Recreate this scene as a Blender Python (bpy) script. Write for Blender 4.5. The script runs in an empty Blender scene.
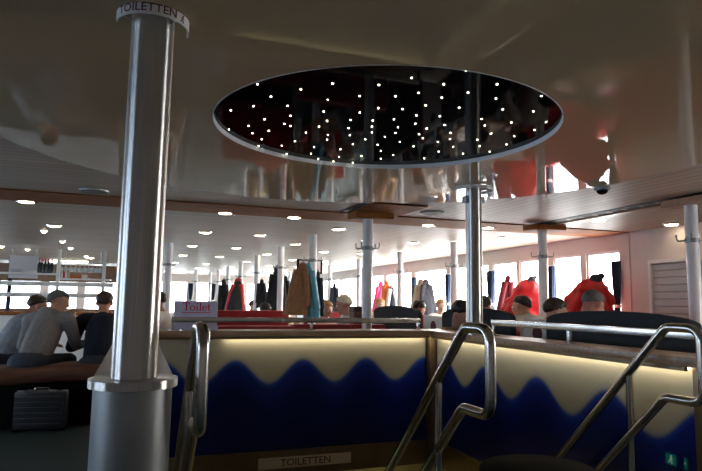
import bpy, bmesh, random
from math import *
from mathutils import Vector, Matrix, Euler, noise

random.seed(7)
S = bpy.context.scene
COL = S.collection

# ------------------------------------------------------------------ camera model (seated photographer, eye 1.2 m)
F, YAW, PITCH, ROLL, H = 588.0, radians(19.7), radians(6.53), radians(0.84), 1.2
FW = Vector((sin(YAW)*cos(PITCH), cos(YAW)*cos(PITCH), sin(PITCH)))
RT0 = Vector((cos(YAW), -sin(YAW), 0)); UP0 = RT0.cross(FW)
RT = RT0*cos(ROLL)+UP0*sin(ROLL); UP = UP0*cos(ROLL)-RT0*sin(ROLL)
EYE = Vector((0, 0, H))
def ray(px, py): return FW+RT*((px-351)/F)-UP*((py-235.5)/F)
def atY(px, py, Y): d = ray(px, py); return EYE+d*(Y/d.y)
def atX(px, py, X): d = ray(px, py); return EYE+d*(X/d.x)
def atZ(px, py, Z): d = ray(px, py); return EYE+d*((Z-H)/d.z)

ZC = 2.11          # plank ceiling height

# ------------------------------------------------------------------ materials
MATS = {}
def nodes_of(m):
    m.use_nodes = True
    nt = m.node_tree
    return nt, nt.nodes['Principled BSDF']
def mat(name, col, rough=.5, metal=0, var=0.0, vscale=8, stretch=(1,1,1), bump=0.0, spec=.5, coat=0, coatr=.05, sheen=0, second=None):
    if name in MATS: return MATS[name]
    m = bpy.data.materials.new(name); nt, b = nodes_of(m)
    b.inputs['Base Color'].default_value = (*col, 1)
    b.inputs['Roughness'].default_value = rough
    b.inputs['Metallic'].default_value = metal
    b.inputs['Specular IOR Level'].default_value = spec
    b.inputs['Coat Weight'].default_value = coat
    b.inputs['Coat Roughness'].default_value = coatr
    b.inputs['Sheen Weight'].default_value = sheen
    if var or bump:
        tc = nt.nodes.new('ShaderNodeTexCoord'); mp = nt.nodes.new('ShaderNodeMapping')
        mp.inputs['Scale'].default_value = stretch
        nz = nt.nodes.new('ShaderNodeTexNoise'); nz.inputs['Scale'].default_value = vscale; nz.inputs['Detail'].default_value = 5
        nt.links.new(tc.outputs['Object'], mp.inputs['Vector']); nt.links.new(mp.outputs['Vector'], nz.inputs['Vector'])
        if var:
            rp = nt.nodes.new('ShaderNodeValToRGB')
            c2 = second or tuple(min(1, c*(1+var)) for c in col); c1 = col if second else tuple(c*(1-var) for c in col)
            rp.color_ramp.elements[0].position = .3; rp.color_ramp.elements[1].position = .7
            rp.color_ramp.elements[0].color = (*c1, 1); rp.color_ramp.elements[1].color = (*c2, 1)
            nt.links.new(nz.outputs['Fac'], rp.inputs['Fac']); nt.links.new(rp.outputs['Color'], b.inputs['Base Color'])
        if bump:
            bp = nt.nodes.new('ShaderNodeBump'); bp.inputs['Strength'].default_value = bump; bp.inputs['Distance'].default_value = .01
            nt.links.new(nz.outputs['Fac'], bp.inputs['Height']); nt.links.new(bp.outputs['Normal'], b.inputs['Normal'])
    MATS[name] = m
    return m
def emit(name, col, strength):
    if name in MATS: return MATS[name]
    m = bpy.data.materials.new(name); nt, b = nodes_of(m)
    b.inputs['Base Color'].default_value = (*col, 1)
    b.inputs['Emission Color'].default_value = (*col, 1)
    b.inputs['Emission Strength'].default_value = strength
    MATS[name] = m
    return m
def math_node(nt, op, a, b=None):
    n = nt.nodes.new('ShaderNodeMath'); n.operation = op
    for i, v in enumerate((a, b)):
        if v is None: continue
        if isinstance(v, (int, float)): n.inputs[i].default_value = v
        else: nt.links.new(v, n.inputs[i])
    return n.outputs[0]
def plank_mat(name, col, rough, mode, pitch=.1):
    """painted metal ceiling boards with dark joints; mode X / Y = axis across the boards, B = by bay"""
    m = bpy.data.materials.new(name); nt, b = nodes_of(m)
    tc = nt.nodes.new('ShaderNodeTexCoord'); sp = nt.nodes.new('ShaderNodeSeparateXYZ')
    nt.links.new(tc.outputs['Object'], sp.inputs[0])
    if mode == 'B':
        g = math_node(nt, 'GREATER_THAN', sp.outputs['X'], 2.4)
        a = math_node(nt, 'MULTIPLY', sp.outputs['X'], g)
        gi = math_node(nt, 'SUBTRACT', 1.0, g)
        c = math_node(nt, 'ADD', a, math_node(nt, 'MULTIPLY', sp.outputs['Y'], gi))
    else: c = sp.outputs[mode]
    fr = math_node(nt, 'FRACT', math_node(nt, 'MULTIPLY', c, 1/pitch))
    d = math_node(nt, 'ABSOLUTE', math_node(nt, 'SUBTRACT', fr, .5))
    gr = math_node(nt, 'GREATER_THAN', d, .46)
    fl = math_node(nt, 'FLOOR', math_node(nt, 'MULTIPLY', c, 1/pitch))
    wn = nt.nodes.new('ShaderNodeTexWhiteNoise'); wn.noise_dimensions = '1D'; nt.links.new(fl, wn.inputs['W'])
    mx = nt.nodes.new('ShaderNodeMix'); mx.data_type = 'RGBA'
    mx.inputs['A'].default_value = (*[k*.84 for k in col], 1); mx.inputs['B'].default_value = (*col, 1)
    nt.links.new(wn.outputs['Value'], mx.inputs['Factor'])
    m2 = nt.nodes.new('ShaderNodeMix'); m2.data_type = 'RGBA'; m2.inputs['B'].default_value = (*[k*.3 for k in col], 1)
    nt.links.new(mx.outputs['Result'], m2.inputs['A']); nt.links.new(gr, m2.inputs['Factor'])
    nt.links.new(m2.outputs['Result'], b.inputs['Base Color'])
    b.inputs['Roughness'].default_value = rough; b.inputs['Specular IOR Level'].default_value = .16
    bp = nt.nodes.new('ShaderNodeBump'); bp.inputs['Strength'].default_value = .25; bp.inputs['Distance'].default_value = .004; bp.invert = True
    nt.links.new(d, bp.inputs['Height']); nt.links.new(bp.outputs['Normal'], b.inputs['Normal'])
    MATS[name] = m
    return m
def wave_mat(name, axis, u0, period):
    """printed glass: cream above, a soft-edged wave of deep blue below"""
    m = bpy.data.materials.new(name); nt, b = nodes_of(m)
    tc = nt.nodes.new('ShaderNodeTexCoord'); sp = nt.nodes.new('ShaderNodeSeparateXYZ')
    nt.links.new(tc.outputs['Object'], sp.inputs[0])
    ph = math_node(nt, 'MULTIPLY', math_node(nt, 'SUBTRACT', sp.outputs[axis], u0), 2*pi/period)
    zb = math_node(nt, 'ADD', math_node(nt, 'MULTIPLY', math_node(nt, 'COSINE', ph), .088), .655)
    d = math_node(nt, 'SUBTRACT', zb, sp.outputs['Z'])
    t = math_node(nt, 'MULTIPLY', math_node(nt, 'ADD', d, .06), 1/.6)
    rp = nt.nodes.new('ShaderNodeValToRGB'); e = rp.color_ramp
    stops = [(0, (.62, .60, .47)), (.06, (.50, .50, .45)), (.097, (.12, .17, .42)), (.112, (.022, .075, .55)), (.17, (.008, .028, .30)), (.45, (.004, .012, .15)), (1, (.003, .008, .10))]
    e.elements[0].position, e.elements[1].position = stops[0][0], stops[-1][0]
    e.elements[0].color, e.elements[1].color = (*stops[0][1], 1), (*stops[-1][1], 1)
    for p, c in stops[1:-1]:
        n = e.elements.new(p); n.color = (*c, 1)
    nt.links.new(t, rp.inputs['Fac']); nt.links.new(rp.outputs['Color'], b.inputs['Base Color'])
    b.inputs['Roughness'].default_value = .4; b.inputs['Specular IOR Level'].default_value = .15; b.inputs['Coat Weight'].default_value = .8; b.inputs['Coat Roughness'].default_value = .015
    MATS[name] = m
    return m
def pane_mat():
    m = bpy.data.materials.new('window_glass'); m.use_nodes = True; nt = m.node_tree; nt.nodes.clear()
    o = nt.nodes.new('ShaderNodeOutputMaterial'); mx = nt.nodes.new('ShaderNodeMixShader')
    t = nt.nodes.new('ShaderNodeBsdfTransparent'); g = nt.nodes.new('ShaderNodeBsdfGlossy'); g.inputs['Roughness'].default_value = .02
    t.inputs['Color'].default_value = (.96, .98, 1, 1); mx.inputs[0].default_value = .06
    nt.links.new(t.outputs[0], mx.inputs[1]); nt.links.new(g.outputs[0], mx.inputs[2]); nt.links.new(mx.outputs[0], o.inputs[0])
    return m

STEEL = mat('brushed_steel', (.62, .62, .61), .24, 1, var=.08, vscale=30, stretch=(6, 6, .15))
COLSTEEL = mat('column_steel', (.62, .60, .58), .30, 1, var=.12, vscale=40, stretch=(5, 5, .05))
_nt = COLSTEEL.node_tree; _b = _nt.nodes['Principled BSDF']; _tg = _nt.nodes.new('ShaderNodeTangent'); _tg.direction_type = 'RADIAL'; _tg.axis = 'Z'
_nt.links.new(_tg.outputs[0], _b.inputs['Tangent']); _b.inputs['Anisotropic'].default_value = .9; _b.inputs['Anisotropic Rotation'].default_value = 0.25
RAILSTEEL = mat('rail_steel', (.52, .50, .47), .22, 1, var=.06, vscale=30)
DULL = mat('dull_steel', (.30, .315, .32), .42, .85, var=.05, vscale=20, stretch=(1, 1, .2))
CAPMET = mat('cap_metal', (.42, .38, .35), .32, .9, var=.06, vscale=10)
BRONZE = mat('bronze_metal', (.23, .17, .11), .35, .8, var=.1, vscale=14, stretch=(1, 1, .2))
CHROME = mat('chrome', (.75, .75, .76), .12, 1)
WHITEP = mat('white_paint', (.80, .78, .76), .38, var=.03, vscale=4)
POLEP = mat('pole_paint', (.84, .85, .87), .36, var=.03, vscale=4)
CREAM = mat('cream_wall', (.66, .58, .54), .55, var=.03, vscale=3)
WOODB = mat('beam_wood', (.30, .11, .035), .6, spec=.06, var=.25, vscale=6, stretch=(.6, 8, 8))
WOODL = mat('light_wood', (.42, .25, .14), .4, var=.18, vscale=6, stretch=(8, .6, 8))
WOODK = mat('ledge_wood', (.42, .26, .16), .28, var=.22, vscale=5, stretch=(1, 10, 10))
BLACK = mat('black_slot', (.01, .01, .01), .6)
BLKPAD = mat('black_vinyl', (.006, .006, .006), .8, bump=.1, vscale=60, spec=.08)
CHAR = mat('charcoal_fabric', (.042, .048, .056), .85, var=.12, vscale=60, spec=.15)
RED = mat('red_vinyl', (.42, .018, .03), .35, var=.12, vscale=7)
LEATHER = mat('brown_leather', (.15, .06, .036), .38, var=.25, vscale=12, bump=.15)
FLOORM = mat('blue_green_carpet', (.026, .052, .054), .7, var=.2, vscale=90, bump=.1)
GLOSS = mat('glossy_lacquer', (.56, .42, .27), .022, var=.02, vscale=1, spec=.38)
STARB = mat('black_glass', (.004, .004, .007), .05, spec=.03)
SKIN = mat('skin', (.55, .32, .22), .5, var=.06, vscale=20)
SKIN2 = mat('skin_ruddy', (.50, .24, .17), .5, var=.06, vscale=20)
EYEW = mat('eye_white', (.8, .8, .78), .2)
IRIS = mat('iris', (.04, .025, .015), .2)
PLANK = plank_mat('ceiling_planks', (.57, .45, .345), .46, 'B')
LAMP = emit('lamp_glow', (1, .84, .58), 22)
LED = emit('led_strip', (1, .89, .64), 11)
STAR = emit('star_glow', (1, .93, .72), 14)
FLUO = emit('fluorescent_glow', (1, .93, .70), 7)

# ------------------------------------------------------------------ mesh builder
class MB:
    def __init__(s): s.bm = bmesh.new()
    def _merge(s, b):
        me = bpy.data.meshes.new('t'); b.to_mesh(me); b.free(); s.bm.from_mesh(me); bpy.data.meshes.remove(me)
    def box(s, x0, x1, y0, y1, z0, z1, bev=0, M=None):
        b = bmesh.new(); bmesh.ops.create_cube(b, size=1)
        for v in b.verts: v.co = Vector(((x0+x1)/2+v.co.x*(x1-x0), (y0+y1)/2+v.co.y*(y1-y0), (z0+z1)/2+v.co.z*(z1-z0)))
        if bev: bmesh.ops.bevel(b, geom=list(b.edges), offset=bev, segments=2, affect='EDGES', profile=.7)
        if M: b.transform(M)
        s._merge(b); return s
    def loft(s, rings, cap=True, closed=True):
        b = s.bm; prev = None; first = None
        for r in rings:
            vs = [b.verts.new(p) for p in r]
            if prev:
                n = len(vs)
                for i in range(n if closed else n-1):
                    j = (i+1) % n
                    try: b.faces.new((prev[i], prev[j], vs[j], vs[i]))
                    except ValueError: pass
            else: first = vs
            prev = vs
        if cap and closed:
            b.faces.new(list(reversed(first))); b.faces.new(prev)
        return s
    def lathe(s, prof, n=32, c=(0, 0, 0), cap=True):
        return s.loft([[(c[0]+r*cos(2*pi*i/n), c[1]+r*sin(2*pi*i/n), c[2]+z) for i in range(n)] for r, z in prof], cap)
    def tube(s, pts, r, n=12, cap=True):
        pts = [Vector(p) for p in pts]; rs = r if isinstance(r, (list, tuple)) else [r]*len(pts)
        t0 = (pts[1]-pts[0]).normalized(); a = Vector((0, 0, 1)) if abs(t0.z) < .9 else Vector((1, 0, 0))
        u = t0.cross(a).normalized(); rings = []
        for i, p in enumerate(pts):
            t = ((pts[min(i+1, len(pts)-1)]-p).normalized()+(p-pts[max(i-1, 0)]).normalized())
            t = t.normalized() if t.length > 1e-6 else t0
            u = (u-t*u.dot(t)).normalized(); w = t.cross(u)
            rings.append([p+(u*cos(2*pi*k/n)+w*sin(2*pi*k/n))*rs[i] for k in range(n)])
        return s.loft(rings, cap)
    def ball(s, c, r, seg=16, M=None):
        b = bmesh.new(); bmesh.ops.create_uvsphere(b, u_segments=seg, v_segments=max(6, seg*2//3), radius=1)
        R = r if isinstance(r, (tuple, list)) else (r, r, r)
        for v in b.verts: v.co = Vector((v.co.x*R[0], v.co.y*R[1], v.co.z*R[2]))
        if M: b.transform(M)
        for v in b.verts: v.co += Vector(c)
        s._merge(b); return s
    def caps(s, pts, rs, n=14):
        for p, r in zip(pts, rs): s.ball(p, r, n)
        for i in range(len(pts)-1):
            s.tube([pts[i], pts[i+1]], [rs[i], rs[i+1]], n)
        return s
    def prism(s, poly, axis, a, b):
        """extrude a 2D polygon along an axis"""
        def P(u, v, w): return {'x': (w, u, v), 'y': (u, w, v), 'z': (u, v, w)}[axis]
        return s.loft([[P(u, v, a) for u, v in poly], [P(u, v, b) for u, v in poly]])
    def done(s):
        bmesh.ops.recalc_face_normals(s.bm, faces=list(s.bm.faces)); return s.bm

def part(name, mb, m, parent=None, smooth=40, loc=None):
    bm = mb.done() if isinstance(mb, MB) else mb
    me = bpy.data.meshes.new(name); bm.to_mesh(me); bm.free()
    return finish(name, me, m, parent, smooth, loc)
def finish(name, me, m, parent=None, smooth=40, loc=None):
    me.materials.clear(); me.materials.append(m)
    if smooth:
        for p in me.polygons: p.use_smooth = True
        if smooth < 180: me.set_sharp_from_angle(angle=radians(smooth))
    o = bpy.data.objects.new(name, me); COL.objects.link(o)
    if parent: o.parent = parent
    if loc: o.location = loc
    return o
def tag(o, label, cat, group=None):
    o['label'] = label; o['category'] = cat
    if group: o['group'] = group
    return o
def thing(name, label, cat, loc=(0, 0, 0), rz=0, group=None):
    o = bpy.data.objects.new(name, None); COL.objects.link(o); o.empty_display_size = .1
    o.location = loc; o.rotation_euler = (0, 0, rz)
    return tag(o, label, cat, group)
def struct(name, mb, m, parent=None, smooth=30):
    o = part(name, mb, m, parent, smooth)
    if not parent: o['kind'] = 'structure'
    return o
def dup(root, loc, rz=None, label=None, group=None):
    r = root.copy(); COL.objects.link(r); r.location = loc
    if rz is not None: r.rotation_euler = (0, 0, rz)
    if label: r['label'] = label
    if group: r['group'] = group
    for ch in list(root.children):
        c = ch.copy(); COL.objects.link(c); c.parent = r
        for g in list(ch.children):
            d = g.copy(); COL.objects.link(d); d.parent = c
    return r
def fillet(pts, rad, n=6):
    pts = [Vector(p) for p in pts]; out = [pts[0]]
    for i in range(1, len(pts)-1):
        a, b, c = pts[i-1], pts[i], pts[i+1]
        u, v = (a-b).normalized(), (c-b).normalized()
        ang = u.angle(v); d = min(rad/tan(ang/2), (a-b).length*.45, (c-b).length*.45)
        p, q = b+u*d, b+v*d
        for k in range(n+1):
            t = k/n; out.append(p*(1-t)**2+b*2*t*(1-t)+q*t*t)
    out.append(pts[-1]); return out
def text_mesh(body, size, bold=0.0, extrude=.001):
    cu = bpy.data.curves.new('t', 'FONT'); cu.body = body; cu.size = size; cu.extrude = extrude; cu.offset = bold
    cu.align_x = 'CENTER'; cu.align_y = 'CENTER'; cu.resolution_u = 3
    o = bpy.data.objects.new('t', cu); COL.objects.link(o)
    dg = bpy.context.evaluated_depsgraph_get(); dg.update()
    me = bpy.data.meshes.new_from_object(o.evaluated_get(dg))
    bpy.data.objects.remove(o); bpy.data.curves.remove(cu)
    return me
def remesh(mb, voxel, it=4):
    bm = mb.done(); me = bpy.data.meshes.new('r'); bm.to_mesh(me); bm.free()
    o = bpy.data.objects.new('r', me); COL.objects.link(o)
    r = o.modifiers.new('r', 'REMESH'); r.mode = 'VOXEL'; r.voxel_size = voxel
    if it:
        sm = o.modifiers.new('s', 'SMOOTH'); sm.iterations = it; sm.factor = .5
    dg = bpy.context.evaluated_depsgraph_get(); dg.update()
    out = bpy.data.meshes.new_from_object(o.evaluated_get(dg))
    bpy.data.objects.remove(o); bpy.data.meshes.remove(me)
    return out

# ------------------------------------------------------------------ the setting
XW, XL, YB, YF = 5.6, -6.0, 21.5, -2.6        # right wall, left wall, far wall, wall behind the camera
WX0, WX1, WY0, WY1 = .135, 2.45, 1.95, 4.57     # stair opening
mb = MB()
mb.box(XL-.2, WX0, YF-.2, YB+.2, -.12, 0).box(WX1, XW+.2, YF-.2, YB+.2, -.12, 0)
mb.box(WX0, WX1, YF-.2, WY0, -.12, 0).box(WX0, WX1, WY1+.06, YB+.2, -.12, 0)
struct('floor', mb, FLOORM)
GC = (1.19, 2.95); SC = (1.185, 2.785); GR, SR, SRX, SRY = 2.12, .85, .89, .86      # glossy disc and star panel: centres and radii
def rect_pt(a):
    x0, x1, y0, y1 = XL-.2, XW+.2, YF-.2, YB+.2; c_, s_ = cos(a), sin(a)
    t = min(((x1 if c_ > 0 else x0)-GC[0])/c_ if abs(c_) > 1e-9 else 1e9, ((y1 if s_ > 0 else y0)-GC[1])/s_ if abs(s_) > 1e-9 else 1e9)
    return GC[0]+t*c_, GC[1]+t*s_
angs = sorted([2*pi*i/128 for i in range(128)]+[atan2(y-GC[1], x-GC[0]) % (2*pi) for x in (XL-.2, XW+.2) for y in (YF-.2, YB+.2)])
cir = [(GC[0]+2.1*cos(a), GC[1]+2.1*sin(a)) for a in angs]; rec = [rect_pt(a) for a in angs]
mb = MB(); mb.loft([[(x, y, z) for x, y in q] for q, z in ((cir, ZC), (rec, ZC), (rec, ZC+.12), (cir, ZC+.12), (cir, ZC))], cap=False)
mb.box(GC[0]-2.2, GC[0]+2.2, GC[1]-2.2, GC[1]+2.2, ZC+.10, ZC+.12)
struct('ceiling', mb, PLANK)
def windowed_wall(x0, x1, wins, z0, z1, ya, yb, name, along='y', m=CREAM):
    """wall from ya to yb with openings wins=[(a,b)] between z0 and z1"""
    mb = MB()
    def bx(a, b, c, d):
        if b-a < 1e-4: return
        if along == 'y': mb.box(x0, x1, a, b, c, d)
        else: mb.box(a, b, x0, x1, c, d)
    bx(ya, yb, 0, z0); bx(ya, yb, z1, ZC)
    e = ya
    for a, b in wins: bx(e, a, z0, z1); e = b
    bx(e, yb, z0, z1)
    return struct(name, mb, m)
RW = [(.8, 2.0), (5.73, 6.32), (6.42, 6.98), (7.1, 7.78), (7.86, 8.52), (8.66, 9.98), (10.14, 11.52), (11.68, 13.1), (13.26, 14.7), (14.86, 16.4), (16.56, 18.5), (18.7, 20.8)]
windowed_wall(XW, XW+.12, RW, .78, 1.90, YF, YB, 'wall_right')
LW = [(7.0+i*1.75, 8.5+i*1.75) for i in range(8)]
LW = [(.3, 2.0), (2.3, 4.0)]+LW
windowed_wall(XL-.12, XL, LW, .85, 1.85, YF, YB, 'wall_left')
BW = [(-5.6, -4.4), (-4.2, -3.0), (-2.8, -1.9), (-1.7, -.7), (.1, .8), (1.0, 1.62), (1.82, 2.4), (2.6, 3.4), (3.7, 5.3)]
windowed_wall(YB, YB+.12, BW, .75, 1.86, XL-.12, XW+.12, 'wall_back', along='x')
struct('wall_front', MB().box(XL-.12, XW+.12, YF-.12, YF, 0, ZC), CREAM)
GLASS = pane_mat()
wi = 1
def window(a, b, z0, z1, x, along, nx):
    global wi
    mb = MB(); t = .03
    def bx(m, p, q, r, s_, d0, d1):
        if along == 'y': m.box(min(x+d0*nx, x+d1*nx), max(x+d0*nx, x+d1*nx), p, q, r, s_)
        else: m.box(p, q, min(x+d0*nx, x+d1*nx), max(x+d0*nx, x+d1*nx), r, s_)
    bx(mb, a, a+t, z0, z1, .02, .07); bx(mb, b-t, b, z0, z1, .02, .07)
    bx(mb, a+t, b-t, z0, z0+t, .02, .07); bx(mb, a+t, b-t, z1-t, z1, .02, .07)
    f = struct('window_%d' % wi, mb, WHITEP); wi += 1
    g = MB(); bx(g, a+t, b-t, z0+t, z1-t, .04, .046); part('pane', g, GLASS, f)
for a, b in RW: window(a, b, .78, 1.90, XW, 'y', 1)
for a, b in LW: window(a, b, .85, 1.85, XL, 'y', -1)
for a, b in BW: window(a, b, .75, 1.86, YB, 'x', 1)
# wall joints near the shutter
struct('trim_1', MB().box(XW-.02, XW, 5.56, 5.66, 0, ZC), CREAM)
# wood bands let into the ceiling
struct('trim_2', MB().box(XL, XW, 5.56, 6.14, ZC-.012, ZC), WOODB)
struct('trim_3', MB().box(1.96, 2.50, 4.86, 5.56, ZC-.012, ZC).box(2.0, 2.46, 4.86, 5.56, ZC-.016, ZC), WOODB)
struct('trim_4', MB().box(4.30, 4.44, -1.0, 5.56, ZC-.02, ZC, .004), WOODL)
struct('trim_5', MB().box(4.14, 4.30, -1.0, 5.56, ZC-.004, ZC), BLACK)
struct('trim_6', MB().box(1.86, 1.95, 4.92, 5.55, ZC-.006, ZC), BLACK)
mb = MB()
for i in range(34): mb.box(4.20, 4.26, -.9+i*.19, -.9+i*.19+.03, ZC-.008, ZC)
struct('trim_7', mb, WOODL)
# lower deck below the stair opening
LOW = mat('stair_wall', (.62, .55, .33), .6, var=.04, vscale=3)
struct('wall_stair', MB().box(WX0-.1, WX0, WY0, 6.6, -2.6, -.12).box(WX1, WX1+.1, WY0, 6.6, -2.6, -.12).box(WX0, WX1, 6.6, 6.7, -2.6, -.12)
       .box(WX0, WX1, WY0-.1, WY0, -2.6, -.12).box(WX0-.1, WX1+.1, WY0-.1, 6.7, -2.7, -2.6), LOW)
mb = MB()
for i in range(12): mb.box(WX0+.01, WX1-.01, 2.02+i*.2, 2.02+i*.2+.22, -.2*(i+1)-.03, -.2*(i+1), .004)
mb.box(WX0+.01, WX1-.01, WY0, 2.06, -.05, -.002)
struct('stair_steps', mb, DULL)
# ------------------------------------------------------------------ glossy ceiling disc and star panel
n = 128
OV = lambda i, dr, z, x=0, y=0: (x+(SRX+dr)*cos(2*pi*i/n), y+(SRY+dr)*sin(2*pi*i/n), z)
disc = thing('ceiling_disc', 'large round glossy brown-grey lacquered ceiling panel over the stairwell', 'ceiling panel', (GC[0], GC[1], ZC))
n = 128; mb = MB(); ox, oy = SC[0]-GC[0], SC[1]-GC[1]
A = lambda i, r, z, x=0, y=0: (x+r*cos(2*pi*i/n), y+r*sin(2*pi*i/n), z)
mb.loft([[OV(i, .008, .03, ox, oy) for i in range(n)], [A(i, GR-.03, .03) for i in range(n)], [A(i, GR-.03, -.001) for i in range(n)], [A(i, GR, -.001) for i in range(n)], [A(i, GR, -.006) for i in range(n)], [OV(i, .008, -.006, ox, oy) for i in range(n)], [OV(i, .008, .03, ox, oy) for i in range(n)]], cap=False)
part('lacquer_panel', mb, GLOSS, disc)
star = thing('star_panel', 'round black glass star ceiling with tiny lights in a pale rim', 'star ceiling', (SC[0], SC[1], ZC))
mb = MB(); mb.loft([[OV(i, r, z) for i in range(n)] for r, z in ((.004, -.0068), (0, -.0068), (0, .022), (.004, .022), (.004, -.0068))], cap=False)
part('rim', mb, mat('rim_paint', (.88, .88, .92), .45), star)
part('black_panel', MB().loft([[OV(i, -.001, z) for i in range(n)] for z in (.018, .024)]), STARB, star)
sA = '377,57 594,45 181,108 317,124 416,106 562,110 665,88 223,147 402,157 502,145 614,146 687,135 97,190 169,177 275,176 389,194 502,197 560,183 636,186 680,206 203,218 284,207 284,239 265,233 399,223 473,220 543,222 609,218 676,232 91,250 153,239 165,262 216,254 374,241 467,246 540,241 622,243 540,259 614,261 688,265 194,281 333,260 402,267 471,268 298,287 399,282 519,281 581,273 628,289 175,303 257,301 358,305 480,296 558,298 671,303 441,312 568,318 267,328 349,326 437,336 507,333 607,331 371,342 568,342 419,350 480,354'
sB = '302,74 224,121 411,121 309,150 217,168 407,171 566,162 160,195 278,203 431,209 538,216 210,233 357,243 461,255 583,254 227,264 368,265 543,281 164,276 248,291 390,294 471,303 151,310 246,313 341,315 203,323 350,338 444,332 257,340 206,357 385,357 291,364 155,381'
SP = [(200+float(a)/3.141, 50+float(b)/3.141) for a, b in (q.split(',') for q in sA.split())]+[(380+float(a)/3.51, 50+float(b)/3.51) for a, b in (q.split(',') for q in sB.split())]
s0 = None
for px, py in SP:
    p = atZ(px, py, ZC+.016); d = Vector((p.x-SC[0], p.y-SC[1], 0))
    q = sqrt((d.x/SRX)**2+(d.y/SRY)**2)
    if q > .975: d *= .975/q
    if s0 is None:
        s0 = part('star_light', MB().ball((0, 0, 0), (.0042, .0042, .003), 8), STAR, star)
    o = s0 if px == SP[0][0] and py == SP[0][1] else s0.copy()
    if o is not s0: COL.objects.link(o); o.parent = star
    o.location = (d.x, d.y, .017)

# ------------------------------------------------------------------ ceiling lamps
def lamp_at(x, y, label, group):
    global LAMP0
    if LAMP0 is None:
        t = thing('ceiling_lamp', label, 'ceiling lamp', (x, y, ZC), 0, group)
        part('trim_ring', MB().lathe([(.066, 0), (.092, 0), (.09, -.008), (.07, -.012), (.066, -.004), (.066, 0)], 24, cap=False), CHROME, t)
        part('lens', MB().lathe([(.066, -.001), (.064, -.014), (.03, -.02)], 20), LAMP, t)
        part('clip', MB().box(.07, .1, -.008, .008, -.022, -.006, .002), CHROME, t)
        LAMP0 = t; return t
    return dup(LAMP0, (x, y, ZC), None, label, group)
LAMP0 = None
ys1 = [6.1, 8.0, 10.1, 12.3, 14.85, 16.9, 19.3]
rows = [(.80, ys1, 'row of ceiling lamps nearest the big column'), (1.53, ys1, 'second row of ceiling lamps from the column'),
        (2.29, [6.86, 9.0, 11.2, 13.5, 15.9, 18.3], 'third row of ceiling lamps from the column'),
        (3.1, [6.03, 7.95, 10.1, 12.4, 14.8], 'fourth row of ceiling lamps from the column'),
        (3.83, [5.92, 7.9, 10.1, 12.42, 14.8], 'fifth row of ceiling lamps from the column'),
        (4.6, [6.73, 8.94, 11.26, 13.3, 15.4], 'row of ceiling lamps nearest the windows'),
        (-1.04, [6.19, 8.15, 14.2, 16.9], 'ceiling lamps at the left towards the bar')]
ordn = ['nearest', 'second', 'third', 'fourth', 'fifth', 'sixth', 'farthest']
for x, ys, g in rows:
    for i, y in enumerate(ys):
        where = g.replace('row of ceiling lamps', 'row').replace('ceiling lamps at the left', 'left row')
        if not where.startswith(('second', 'third', 'fourth', 'fifth', 'left')): pass
        lamp_at(x, y, 'recessed ceiling lamp, %s along the %s' % (ordn[i], where), g)
p = atZ(598, 219.5, ZC); lamp_at(p.x, p.y, 'bright recessed lamp with a glare on the planks beside the right wood strip', 'lamps near the shutter')
p = atZ(671.5, 223.8, ZC); lamp_at(p.x, p.y, 'small lamp close to the cream wall above the roller shutter', 'lamps near the shutter')
def spot(px, py, label):
    p = atZ(px, py, ZC); t = thing('spotlight', label, 'spotlight', (p.x, p.y, ZC), 0, 'small spots over the bar end')
    part('housing', MB().lathe([(.028, 0), (.05, 0), (.048, -.012), (.03, -.014)], 16, cap=False), CHROME, t)
    part('bulb', MB().ball((0, 0, -.014), (.032, .032, .02), 10), LAMP, t)
for px, py, l in [(44, 230.6, 'small ceiling spot just left of the lamp with a raised clip'), (27.5, 249, 'small ceiling spot above the pale poster at the bar'),
                  (62.5, 241, 'small ceiling spot above the capped man, nearer of two'), (70.5, 247.7, 'small ceiling spot above the capped man, farther of two'),
                  (1.5, 246, 'small ceiling spot at the very left edge of the photo'), (86, 256, 'small ceiling spot beside the long fluorescent light')]: spot(px, py, l)
t = thing('fluorescent_light', 'long glowing fluorescent ceiling light above the bar', 'ceiling light', (-1.57, 15.25, ZC))
part('housing', MB().box(-.42, .42, -.17, .17, -.03, 0, .01), WHITEP, t); part('diffuser', MB().box(-.40, .40, -.15, .15, -.075, -.03, .02), FLUO, t)
def speaker(px, py, label):
    p = atZ(px, py, ZC); t = thing('ceiling_speaker', label, 'speaker', (p.x, p.y, ZC), 0, 'flat round ceiling speakers')
    part('rim', MB().lathe([(.10, 0), (.12, 0), (.118, -.012), (.10, -.014)], 24, cap=False), DULL, t)
    part('grille', MB().lathe([(.101, 0), (.099, -.010), (.04, -.013)], 24), mat('grille', (.22, .21, .2), .6), t)
speaker(94, 190.5, 'flat round ceiling speaker left of the big column'); speaker(432, 212.5, 'flat round ceiling speaker left of the steel pole')
p = atZ(602, 187, ZC); t = thing('dome_camera', 'small dark dome camera at the edge of the glossy ceiling', 'camera', (p.x, p.y, ZC))
part('mount', MB().lathe([(.058, 0), (.058, -.025), (.05, -.03)], 20), DULL, t); part('dome', MB().ball((0, 0, -.028), (.042, .042, .032), 14), BLKPAD, t)

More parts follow.
